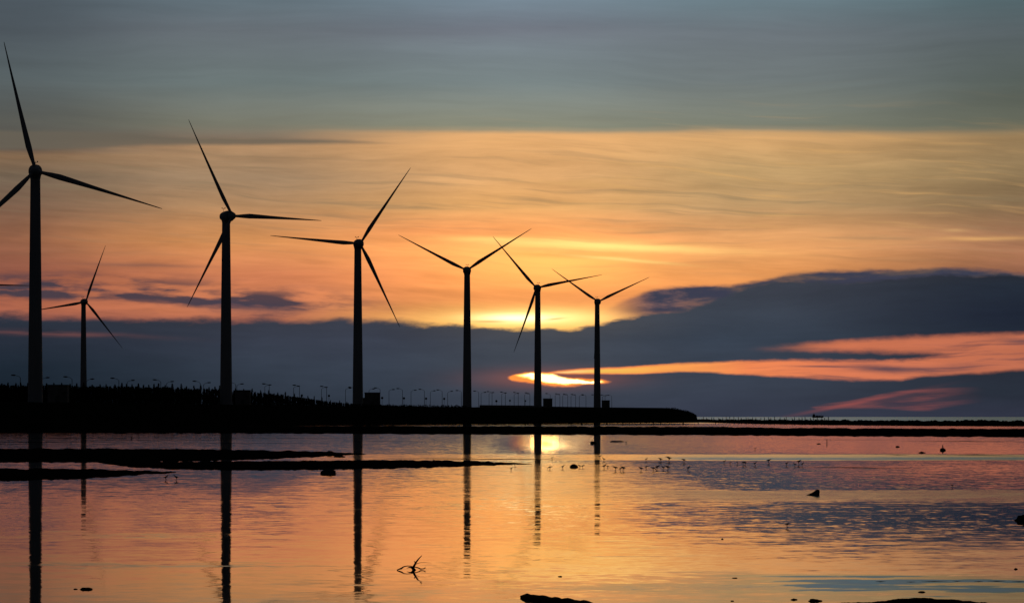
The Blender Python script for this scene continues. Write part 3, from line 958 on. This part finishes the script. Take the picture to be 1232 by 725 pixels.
rng = random.Random(3)
belt = bmesh.new()
px = -330.0
while px < 500:
    D0 = interp(toe_D, px) + 70
    for row_ in range(4):
        D = D0 + row_ * 6 + rng.uniform(-2, 2)
        x = px + rng.uniform(-2, 2)
        zt = EYE + (HZ - interp(sky_y, x) - 1.6) / F * D
        h = (zt - LAND_Z) * rng.uniform(0.88, 1.02)
        if h < 0.35:
            continue
        foliage(belt, Vector(((x - 616) / F * D, D, LAND_Z - 0.1)), h, max(0.9, min(2.2, 0.4 * h)), int(40 + 45 * h), rng)
    px += 2.8
tag(obj('tree_belt', belt, M_LEAF), 'dense black belt of casuarina trees on the left bank', 'trees', None, 'stuff')

# single trees that stand up out of the belt
def tree_proto(seed):
    rg = random.Random(seed)
    r = empty('casuarina_tree', (0, 0, 0))
    bm = bmesh.new()
    tube(bm, [(0, 0, -0.3), (0.05, 0.02, 2.0), (0.0, 0.05, 4.4), (0.05, 0, 6.2)], [0.16, 0.12, 0.08, 0.02], 7)
    for k in range(7):
        z = 1.2 + k * 0.65
        a = rg.uniform(0, 6.28)
        l_ = 1.3 * (1 - z / 7)
        tube(bm, [(0, 0, z), (l_ * 0.5 * math.cos(a), l_ * 0.5 * math.sin(a), z + 0.3), (l_ * math.cos(a), l_ * math.sin(a), z + 0.7)], [0.05, 0.035, 0.01], 5)
    obj('trunk', bm, M_BARK, r)
    bm = bmesh.new()
    foliage(bm, Vector((0, 0, 0.9)), 5.9, 1.25, 420, rg)
    obj('crown', bm, M_LEAF, r)
    return r


protos = [tree_proto(50 + k) for k in range(4)]
usedp = [False] * 4
px = -30.0
k = 0
while px < 425:
    D = interp(toe_D, px) + 62 + rng.uniform(-3, 6)
    zt = EYE + (HZ - interp(sky_y, px) + rng.uniform(0.2, 2.8)) / F * D
    h = zt - LAND_Z
    if h > 1.0:
        i = rng.randrange(4)
        o = protos[i] if not usedp[i] else copy_tree(protos[i])
        usedp[i] = True
        o.location = ((px - 616) / F * D, D, LAND_Z - 0.05)
        s = h / 6.8
        o.scale = (max(s, 0.45) * 0.9, max(s, 0.45) * 0.9, s)
        o.rotation_euler = (0, 0, rng.uniform(0, 6.28))
        tag(o, 'dark spiky casuarina standing out on the skyline of the left tree belt', 'tree', 'casuarina trees on the skyline of the belt')
    px += rng.uniform(5.5, 11.0)
for p_, u_ in zip(protos, usedp):
    if not u_:
        for ch in list(p_.children):
            bpy.data.objects.remove(ch)
        bpy.data.objects.remove(p_)

# scrub along the embankment crest
scr = bmesh.new()
px = 420.0
while px < 835:
    D = interp(toe_D, px) + rng.uniform(14.0, 15.5)
    cz = interp(crest_z, px)
    if px < 560 or px > 800:
        foliage(scr, Vector(((px - 616) / F * D, D, cz - 0.2)), rng.uniform(0.35, 0.8), 0.8, 24, rng)
    px += rng.uniform(1.0, 3.0)
tag(obj('scrub', scr, M_LEAF), 'low ragged scrub on the crest of the embankment', 'scrub', None, 'stuff')

# ------------------------------------------------------------------ stakes standing in the far channel
stake_x = [448, 452, 463.5, 471, 489, 500, 508, 515, 523, 531, 536, 543, 550, 577, 585, 592, 601, 612, 620, 632, 644, 655, 668, 674, 687, 699.5, 706, 716, 722, 730, 734, 743, 749, 757, 764, 771, 778, 786, 795, 806, 822, 840, 861]
bm = bmesh.new()
tube(bm, [(0, 0, -0.4), (0.02, 0, 0.6), (0, 0, 1.2)], [0.10, 0.09, 0.07], 6)
stk = obj('stake', bm, M_WOOD)
for i, x in enumerate(stake_x):
    y = 509.6 + rng.uniform(-0.5, 1.4)
    o = stk if i == 0 else copy_tree(stk)
    p = G(x, y)
    o.location = p
    thick = 1.0 + (1.4 if x in (687, 699.5, 716, 730, 822) else rng.uniform(0, 0.5))
    o.scale = (thick, thick, rng.uniform(0.75, 1.25))
    o.rotation_euler = (rng.uniform(-0.06, 0.06), rng.uniform(-0.08, 0.08), rng.uniform(0, 6))
    tag(o, '%s stake from the left in the bright channel before the embankment' % ORD[i], 'stake', 'stakes in the far channel')
# fence stakes on the outer bank at right
for i in range(34):
    x = 846 + i * 4.6 + rng.uniform(-1.5, 1.5)
    D = 1230 - i * 4
    o = copy_tree(stk)
    o.location = ((x - 616) / F * D, D, 1.15)
    o.scale = (1.3, 1.3, rng.uniform(0.8, 1.2))
    tag(o, '%s thin stake from the left on the outer bank, before the pale sea' % ORD[i], 'stake', 'stakes on the outer bank')

# ------------------------------------------------------------------ ship on the horizon
Ds = 9000.0
base = P(984, HZ + 0.6, Ds)
r = empty('cargo_ship', (base.x, Ds, 0.0))
tag(r, 'small dark cargo ship far off on the sea horizon', 'ship')
bm = bmesh.new()
L = 31.0
rings = []
for t, hw, zt in ((-1.0, 2.2, 4.6), (-0.85, 3.0, 4.4), (-0.3, 3.2, 4.2), (0.4, 3.2, 4.3), (0.8, 2.2, 5.0), (1.0, 0.2, 5.8)):
    x = t * L / 2
    rings.append([bm.verts.new((x, -hw, zt)), bm.verts.new((x * 0.95, -hw * 0.7, -0.6)), bm.verts.new((x * 0.95, hw * 0.7, -0.6)), bm.verts.new((x, hw, zt))])
skin_rings(bm, rings); obj('hull', bm, M_HULL, r)
bm = bmesh.new()
box(bm, -14, -7.5, -2.4, 2.4, 4.2, 7.4); box(bm, -13, -8.5, -2.0, 2.0, 7.41, 9.6); obj('bridge', bm, M_HULL, r)
bm = bmesh.new(); tube(bm, [(-11, 0, 9.5), (-11, 0, 12.5)], 0.35, 6); tube(bm, [(9, 0, 4.2), (9, 0, 9.0)], 0.3, 6); obj('mast', bm, M_HULL, r)
bm = bmesh.new(); box(bm, -5.5, 1.0, -2.2, 2.2, 4.2, 6.0); box(bm, 2.0, 7.4, -2.2, 2.2, 4.2, 5.6); obj('cargo_hatch', bm, M_HULL, r)

# ------------------------------------------------------------------ driftwood branch in the foreground
D = GD(685.2)
def dp(x, y, dd=0.0):
    return Vector(((x - 498.0) / F * D, dd, (685.2 - y) / F * D))
r = empty('driftwood_branch', (G(498, 685.2)))
tag(r, 'forked driftwood branch sticking out of the shallow water in the foreground', 'branch')
k = D / F
bm = bmesh.new()
tube(bm, [dp(500.5, 689, 0.05), dp(498.5, 685.5, 0.02), dp(496.6, 682.8), dp(498.6, 679.5), dp(500.6, 675.8), dp(503.6, 671.8), dp(507.6, 667.6)], [2.0 * k, 2.1 * k, 2.2 * k, 1.3 * k, 1.1 * k, 0.8 * k, 0.35 * k], 8)
obj('trunk', bm, M_WOOD, r, True)
twigs = [([dp(500.2, 676.6), dp(499.0, 675.4), dp(498.2, 674.4)], [0.8, 0.6, 0.3]),
         ([dp(496.6, 682.6), dp(492.5, 682.0, 0.02), dp(489.5, 683.0, 0.05)], [1.2, 0.7, 0.3]),
         ([dp(496.6, 682.2), dp(494.5, 680.4, -0.02), dp(490, 680.1, -0.04), dp(486, 680.9, -0.05), dp(483, 683.0, -0.06), dp(477.6, 684.9, -0.06)], [0.9, 0.6, 0.55, 0.7, 1.1, 0.5]),
         ([dp(499, 681.6), dp(503, 682.6, 0.04), dp(506, 684.2, 0.07), dp(509, 684.0, 0.09), dp(512.4, 683.4, 0.1)], [0.6, 0.7, 0.8, 0.55, 0.25]),
         ([dp(509, 684.0, 0.09), dp(511, 682.6, 0.1), dp(512, 681.6, 0.1)], [0.45, 0.3, 0.15]),
         ([dp(500, 678.2), dp(505, 676.6, 0.08), dp(511, 676.5, 0.12), dp(519, 677.4, 0.2)], [0.4, 0.28, 0.22, 0.1])]
for pts_, rad in twigs:
    bm = bmesh.new()
    tube(bm, pts_, [q * k for q in rad], 6)
    obj('twig', bm, M_WOOD, r, True)

# ------------------------------------------------------------------ stones, clods and logs lying on the flat
def stone(name, x, y, wpx, hpx, label, cat, mat=M_ROCK, seed=1.0, depth=1.0, rough=0.35, sub=3, tilt=0.0, group=None, off=0.0):
    p = G(x, y)
    k = p.y / F
    bm = bmesh.new()
    lump(bm, (0, 0, hpx * k * (0.02 + off)), 1.0, seed, rough, sub, (wpx * k / 2, wpx * k / 2 * depth, hpx * k * 0.62))
    o = obj(name, bm, mat, None, True)
    o.location = p
    o.rotation_euler = (0, tilt, 0)
    return tag(o, label, cat, group)


# wedge stone
D = GD(595.2); k = D / F
bm = bmesh.new()
outline = [(968, 595.8), (972, 594.4), (976.5, 592.6), (980.5, 589.8), (983.2, 588.0), (985.6, 588.4), (986.3, 590.4), (985.8, 593.0), (986.4, 596.0)]
rings = []
for dd, sc_ in ((-0.22, 0.55), (-0.14, 0.86), (0.0, 1.0), (0.14, 0.9), (0.24, 0.5)):
    rings.append([bm.verts.new(((x - 978) * k * (0.7 + 0.3 * sc_), dd + 0.03 * math.sin(x), (595.2 - y) * k * sc_ - (1 - sc_) * 0.02)) for x, y in outline] + [bm.verts.new((0.0, dd, -0.08))])
skin_rings(bm, rings)
bmesh.ops.subdivide_edges(bm, edges=bm.edges[:], cuts=2, use_grid_fill=True)
for v in bm.verts:
    v.co += Vector((1, 1, 1)) * 0.012 * mnoise.fractal(v.co * 9.0, 0.8, 2.0, 3)
o = obj('wedge_stone', bm, M_ROCK); o.location = G(978, 595.2)
tag(o, 'black wedge-shaped stone rising from the water, steep on its right side', 'stone')

stone('mud_clod', 104, 708.5, 15, 3.4, 'dark pointed clod in the water at the lower left', 'clod', M_MUD, 2.2, 0.8, 0.4)
stone('mud_clod', 91, 708.3, 5, 1.6, 'tiny clod just left of the lower left clod', 'clod', M_MUD, 4.2, 0.8, 0.4, 2)
stone('rock', 394, 569.5, 20, 9.0, 'dark ragged rock in the water below the mudbanks, left of the third reflection', 'rock', M_ROCK, 6.1, 0.7, 0.45, 3)
stone('rock', 397, 547.0, 12, 7.0, 'knobbly dark rock on the tip of the upper left mudbank', 'rock', M_ROCK, 8.1, 0.7, 0.45, 3)
stone('rock', 408, 549.5, 14, 3.4, 'flat rock just right of the knobbly rock on the mudbank', 'rock', M_ROCK, 9.1, 0.7, 0.45, 2)
stone('rock', 522, 556.0, 10, 5.0, 'small rock on the long mudbank left of the fourth tower reflection', 'rock', M_ROCK, 12.1, 0.8, 0.45, 2)
stone('rock', 587, 558.0, 15, 5.4, 'low rock on the right end of the long mudbank', 'rock', M_ROCK, 13.1, 0.8, 0.4, 2)
stone('rock', 713.5, 533.5, 7, 5.5, 'round rock in front of the reflection of the smallest tower', 'rock', M_ROCK, 15.1, 0.8, 0.35, 2)
stone('rock', 1080, 537.6, 5, 2.4, 'small dark stone in the pink pool left of the mounded post', 'rock', M_ROCK, 17.1, 0.8, 0.3, 2)
stone('rock', 1109, 544.6, 9, 2.6, 'low stone on the ridge left of the mounded post', 'rock', M_ROCK, 18.1, 0.8, 0.3, 2)
stone('rock', 1231, 626.0, 22, 9.0, 'dark rock cut by the right picture edge', 'rock', M_ROCK, 19.3, 0.8, 0.35, 3)
stone('rock', 985, 533.9, 5, 1.6, 'small flat stone beside the thin post in the pink pool', 'rock', M_ROCK, 20.1, 0.8, 0.3, 2)
stone('mud_clod', 980.5, 722.6, 15, 4.2, 'dark clod left of the mudflat at the lower right', 'clod', M_MUD, 22.2, 0.8, 0.45)
stone('mud_clod', 955, 721.0, 9, 2.4, 'slender clod to the left of the dark clod at the lower right', 'clod', M_MUD, 24.2, 0.8, 0.4, 2)
stone('mud_clod', 1109, 712.0, 9, 2.6, 'lone clod just above the mudflat', 'clod', M_MUD, 25.2, 0.8, 0.4, 2)
stone('mud_clod', 674, 693.2, 5, 1.8, 'tiny reddish clod above the lying log', 'clod', M_MUD, 26.2, 0.8, 0.4, 2)
stone('mud_clod', 881, 722.6, 4, 1.6, 'tiny clod at the bottom edge right of the lying log', 'clod', M_MUD, 27.2, 0.8, 0.4, 2)
stone('mud_clod', 884, 695.0, 6, 1.6, 'small clod on the bluish ripple right of centre', 'clod', M_MUD, 28.2, 0.8, 0.4, 2)
stone('mud_clod', 869, 648.2, 3, 2.0, 'single dot of a clod in the bright water left of the dark ripples', 'clod', M_MUD, 29.2, 0.8, 0.4, 2)
stone('mud_clod', 1222, 684.2, 4, 2.2, 'little clod by the right edge below the dark ripples', 'clod', M_MUD, 30.2, 0.8, 0.4, 2)
names = 0
for x0, x1, yy in ((1053, 1066, 698.8), (1090, 1102, 699.2), (1108, 1140, 698.4), (1146, 1157, 698.2), (1172, 1183, 698.8), (1188, 1210, 698.2), (1217, 1235, 698.9)):
    mudbank('mud_streak', [(x0, yy), ((x0 + x1) / 2, yy - 0.3), (x1, yy)], [(x0, yy + 0.3), ((x0 + x1) / 2, yy + 1.0), (x1, yy + 0.3)], 0.012, '%s dash from the left in the broken mud line at lower right' % ORD[names], 40, 60.0 + names, sink=0.01)
    names += 1

# lying log at the bottom edge
D = GD(719.5)
def lp(x, y, dd):
    q = G(x, y); return Vector((q.x, q.y + dd, 0.0))
bm = bmesh.new()
a = G(627, 718.5); b = G(722, 730.0)
pts_ = []
rad = []
for i in range(26):
    t = i / 25.0
    p = a.lerp(b, t)
    n_ = mnoise.fractal(Vector((t * 7.0, 3.0, 1.0)), 0.8, 2.0, 4)
    n2_ = mnoise.fractal(Vector((t * 9.0, 13.0, 1.0)), 0.8, 2.0, 4)
    pts_.append((p.x - a.x, p.y - a.y + 0.10 * n2_, 0.015 + 0.012 * n_))
    rad.append(max(0.01, (0.052 + 0.02 * n2_) * min(1.0, 0.35 + t * 9) * min(1.0, (1 - t) * 6 + 0.25)))
tube(bm, pts_, rad, 10)
o = obj('log', bm, M_WOOD, None, True); o.location = (a.x, a.y, 0)
tag(o, 'dark gnarled log lying in the water at the bottom edge', 'log')

# posts
def post(x, ybase, ytop, label, mound=None, thick=1.0):
    p = G(x, ybase)
    k = p.y / F
    r = empty('post', p)
    tag(r, label, 'post')
    bm = bmesh.new()
    tube(bm, [(0, 0, -0.3), (0.01, 0, (ybase - ytop) * k * 0.5), (0, 0, (ybase - ytop) * k)], [thick * k * 0.6, thick * k * 0.55, thick * k * 0.45], 8)
    obj('shaft', bm, M_WOOD, r)
    if mound:
        bm = bmesh.new()
        lump(bm, (0, 0, 0.02), 1.0, 3.3, 0.3, 2, (mound[0] * k / 2, mound[0] * k / 2, mound[1] * k))
        obj('mound', bm, M_ROCK, r, True)


post(1134.2, 541.8, 535.0, 'short post on a little mound in the pink pool at right', (7, 3.2), 1.2)
post(994.8, 534.0, 527.8, 'thin bare post in the pink pool right of centre', None, 0.8)
post(158, 528.6, 524.6, 'tiny post in the water behind the upper left mudbank', None, 1.0)

# fallen trunk in the far pool
p = G(742, 531.2); k = p.y / F
bm = bmesh.new()
tube(bm, [(-8 * k, 0, 0.3 * k), (-4 * k, 0, 0.9 * k), (0, 0, 0.6 * k), (5 * k, 0.1, 0.9 * k), (8.5 * k, 0.1, 0.4 * k)], [0.5 * k, 0.8 * k, 0.7 * k, 0.7 * k, 0.3 * k], 7)
o = obj('sunken_trunk', bm, M_WOOD, None, True); o.location = p
tag(o, 'thin dark trunk lying in the far pool right of the smallest tower reflection', 'trunk')

# dark mound with a snout among the waders (a stranded basket-like clod)
stone('boulder', 690.5, 562.0, 10.5, 6.4, 'dark rounded boulder among the wading birds', 'boulder', M_ROCK, 33.0, 0.8, 0.18, 3)

# ------------------------------------------------------------------ wading birds
def bird_mesh(pose):
    """a wader standing in shallow water, facing +X, about 0.26 m tall; body, neck, head, bill and legs grown as one surface"""
    H = {'upright': [(-0.085, 0, 0.125, 0.006), (-0.045, 0, 0.14, 0.022), (0.0, 0, 0.150, 0.042), (0.04, 0, 0.165, 0.034), (0.058, 0, 0.195, 0.014), (0.062, 0, 0.225, 0.012), (0.072, 0, 0.245, 0.0165), (0.09, 0, 0.243, 0.009), (0.135, 0, 0.236, 0.0035)],
         'hunched': [(-0.09, 0, 0.13, 0.006), (-0.045, 0, 0.145, 0.024), (0.0, 0, 0.150, 0.046), (0.04, 0, 0.165, 0.036), (0.06, 0, 0.18, 0.018), (0.075, 0, 0.192, 0.018), (0.095, 0, 0.188, 0.009), (0.135, 0, 0.172, 0.0035)],
         'feeding': [(-0.095, 0, 0.165, 0.006), (-0.05, 0, 0.162, 0.024), (0.0, 0, 0.150, 0.045), (0.042, 0, 0.14, 0.034), (0.064, 0, 0.115, 0.014), (0.076, 0, 0.092, 0.012), (0.086, 0, 0.074, 0.0165), (0.094, 0, 0.056, 0.009), (0.108, 0, 0.012, 0.0035)]}[pose]
    verts = [Vector(p[:3]) for p in H]
    rad = [p[3] for p in H]
    edges = [(i, i + 1) for i in range(len(H) - 1)]
    for s in (-1, 1):
        b0 = len(verts)
        fwd = 0.018 if s > 0 else -0.014
        leg = [(-0.004 + fwd * 0.3, s * 0.016, 0.118, 0.012), (-0.010 + fwd * 0.6, s * 0.017, 0.064, 0.006), (0.004 + fwd, s * 0.017, 0.008, 0.005), (0.03 + fwd, s * 0.019, 0.002, 0.004)]
        for q in leg:
            verts.append(Vector(q[:3])); rad.append(q[3])
        edges.append((2, b0))
        edges += [(b0 + i, b0 + i + 1) for i in range(3)]
    me = bpy.data.meshes.new('bird_skeleton')
    me.from_pydata(verts, edges, [])
    ob = bpy.data.objects.new('bird_skeleton', me)
    COL.objects.link(ob)
    md = ob.modifiers.new('s', 'SKIN')
    for i, r_ in enumerate(rad):
        me.skin_vertices[0].data[i].radius = (r_, r_)
    me.skin_vertices[0].data[2].use_root = True
    ob.modifiers.new('sub', 'SUBSURF').levels = 1
    dg = bpy.context.evaluated_depsgraph_get()
    ev = ob.evaluated_get(dg)
    out = bpy.data.meshes.new_from_object(ev)
    bpy.data.objects.remove(ob)
    out.materials.clear()
    out.materials.append(M_BIRD)
    for p_ in out.polygons:
        p_.use_smooth = True
    return out


bm_up, bm_hu, bm_fe = bird_mesh('upright'), bird_mesh('hunched'), bird_mesh('feeding')
# x of the bird, row of its feet, pose, facing (1 right, -1 left), size, what is near it
BIRDS = [
    (199.5, 577.2, 'u', 1, 1.0, 'lone wading bird by the tip of the left mudbank, left of a pair'), (212.2, 577.4, 'u', -1, 1.0, 'wading bird right of the other by the tip of the left mudbank'),
    (615.0, 565.8, 'u', 1, 0.8, 'wading bird at the right end of the long mudbank, lower of two'), (619.5, 560.6, 'h', 1, 0.8, 'wading bird at the right end of the long mudbank, upper of two'),
    (664.2, 552.4, 'u', 1, 0.85, 'wading bird just right of the sun glint, on the thin sliver of mud'), (661.6, 564.6, 'f', -1, 1.0, 'feeding wading bird right of the glinting tower reflection'),
    (676.8, 563.6, 'u', 1, 0.9, 'upright wading bird left of the dark boulder'), (697.6, 562.6, 'u', -1, 0.85, 'wading bird touching the right side of the dark boulder'), (701.0, 562.8, 'h', 1, 0.75, 'small hunched wader second to the right of the dark boulder'),
    (721.8, 550.8, 'u', 1, 0.9, 'wading bird right beside the smallest tower reflection'), (726.6, 554.4, 'u', -1, 1.0, 'upper wading bird of the column right of the smallest tower reflection'), (726.9, 563.4, 'u', 1, 1.1, 'lower wading bird of the column right of the smallest tower reflection'), (731.0, 562.6, 'f', 1, 0.75, 'small feeding wader right of the column of two birds'),
    (740.6, 566.2, 'h', -1, 1.1, 'left bird of the three waders close together'), (746.2, 566.4, 'u', 1, 0.9, 'middle bird of the three waders close together'), (750.0, 566.4, 'h', -1, 1.1, 'right bird of the three waders close together'),
    (771.3, 566.4, 'h', -1, 0.95, 'wading bird at the left end of the feeding flock'), (777.4, 554.3, 'u', 1, 0.9, 'wader standing behind the feeding flock, leftmost of the back line'), (777.4, 564.2, 'h', 1, 0.8, 'second wader from the left in the feeding flock'),
    (786.0, 566.4, 'f', 1, 1.15, 'wader bent down to feed in the middle of the flock'), (790.6, 565.0, 'h', 1, 1.05, 'hunched wader right of the bent one in the flock'), (798.2, 565.0, 'u', -1, 0.95, 'upright wader near the right end of the feeding flock'), (803.5, 565.4, 'h', -1, 1.1, 'stout wader at the right end of the feeding flock'),
    (794.8, 555.0, 'h', -1, 1.05, 'second wader from the left in the back line'), (805.0, 554.6, 'h', -1, 1.35, 'largest wader of the back line, seen from the side'), (822.8, 556.0, 'h', -1, 1.05, 'rightmost wader of the back line'), (828.0, 565.4, 'u', 1, 1.0, 'lone upright wader right of the feeding flock'),
    (871.3, 557.0, 'u', 1, 0.85, 'first wader from the left in the thin right-hand line'), (878.5, 558.2, 'u', 1, 0.7, 'second wader from the left in the thin right-hand line'), (887.4, 558.2, 'u', -1, 0.7, 'third wader from the left in the thin right-hand line'), (894.2, 559.0, 'h', 1, 0.9, 'left bird of the tight pair in the right-hand line'), (896.6, 559.2, 'h', -1, 0.9, 'right bird of the tight pair in the right-hand line'),
    (908.2, 559.6, 'u', 1, 0.95, 'lone wader right of the tight pair'), (924.8, 556.8, 'h', 1, 1.1, 'plump wader in the middle of the right-hand line'), (946.4, 559.6, 'u', 1, 0.95, 'upright wader left of the last three in the right-hand line'), (956.5, 560.6, 'u', -1, 0.85, 'left bird of the last three in the right-hand line'), (961.0, 558.6, 'h', 1, 1.2, 'raised bird of the last three in the right-hand line'), (965.2, 560.4, 'u', 1, 0.9, 'last wader at the right end of the right-hand line'),
    (1145.6, 586.0, 'u', -1, 0.6, 'lone wader in the pink water at right, far from the flock'), (947.0, 634.0, 'h', 1, 0.5, 'lone bird at the left end of the dark ripples'), (753.4, 533.2, 'u', 1, 1.1, 'upright bird beside the thin trunk in the far pool'), (908.3, 540.6, 'h', 1, 0.7, 'single tiny bird in the pink pool above the right-hand line'),
]
rng = random.Random(11)
for x, y, pose, fc, sz, lab in BIRDS:
    p = G(x, y)
    o = bpy.data.objects.new('wading_bird', {'u': bm_up, 'h': bm_hu, 'f': bm_fe}[pose])
    COL.objects.link(o)
    o.location = p
    o.rotation_euler = (0, 0, (0 if fc > 0 else math.pi) + rng.uniform(-0.5, 0.5))
    s = sz * 0.92 * (1.15 if pose == 'h' else 1.0)
    o.scale = (s * 1.25, s * 1.35, s * 0.95)
    tag(o, lab, 'bird', 'wading birds on the flat')
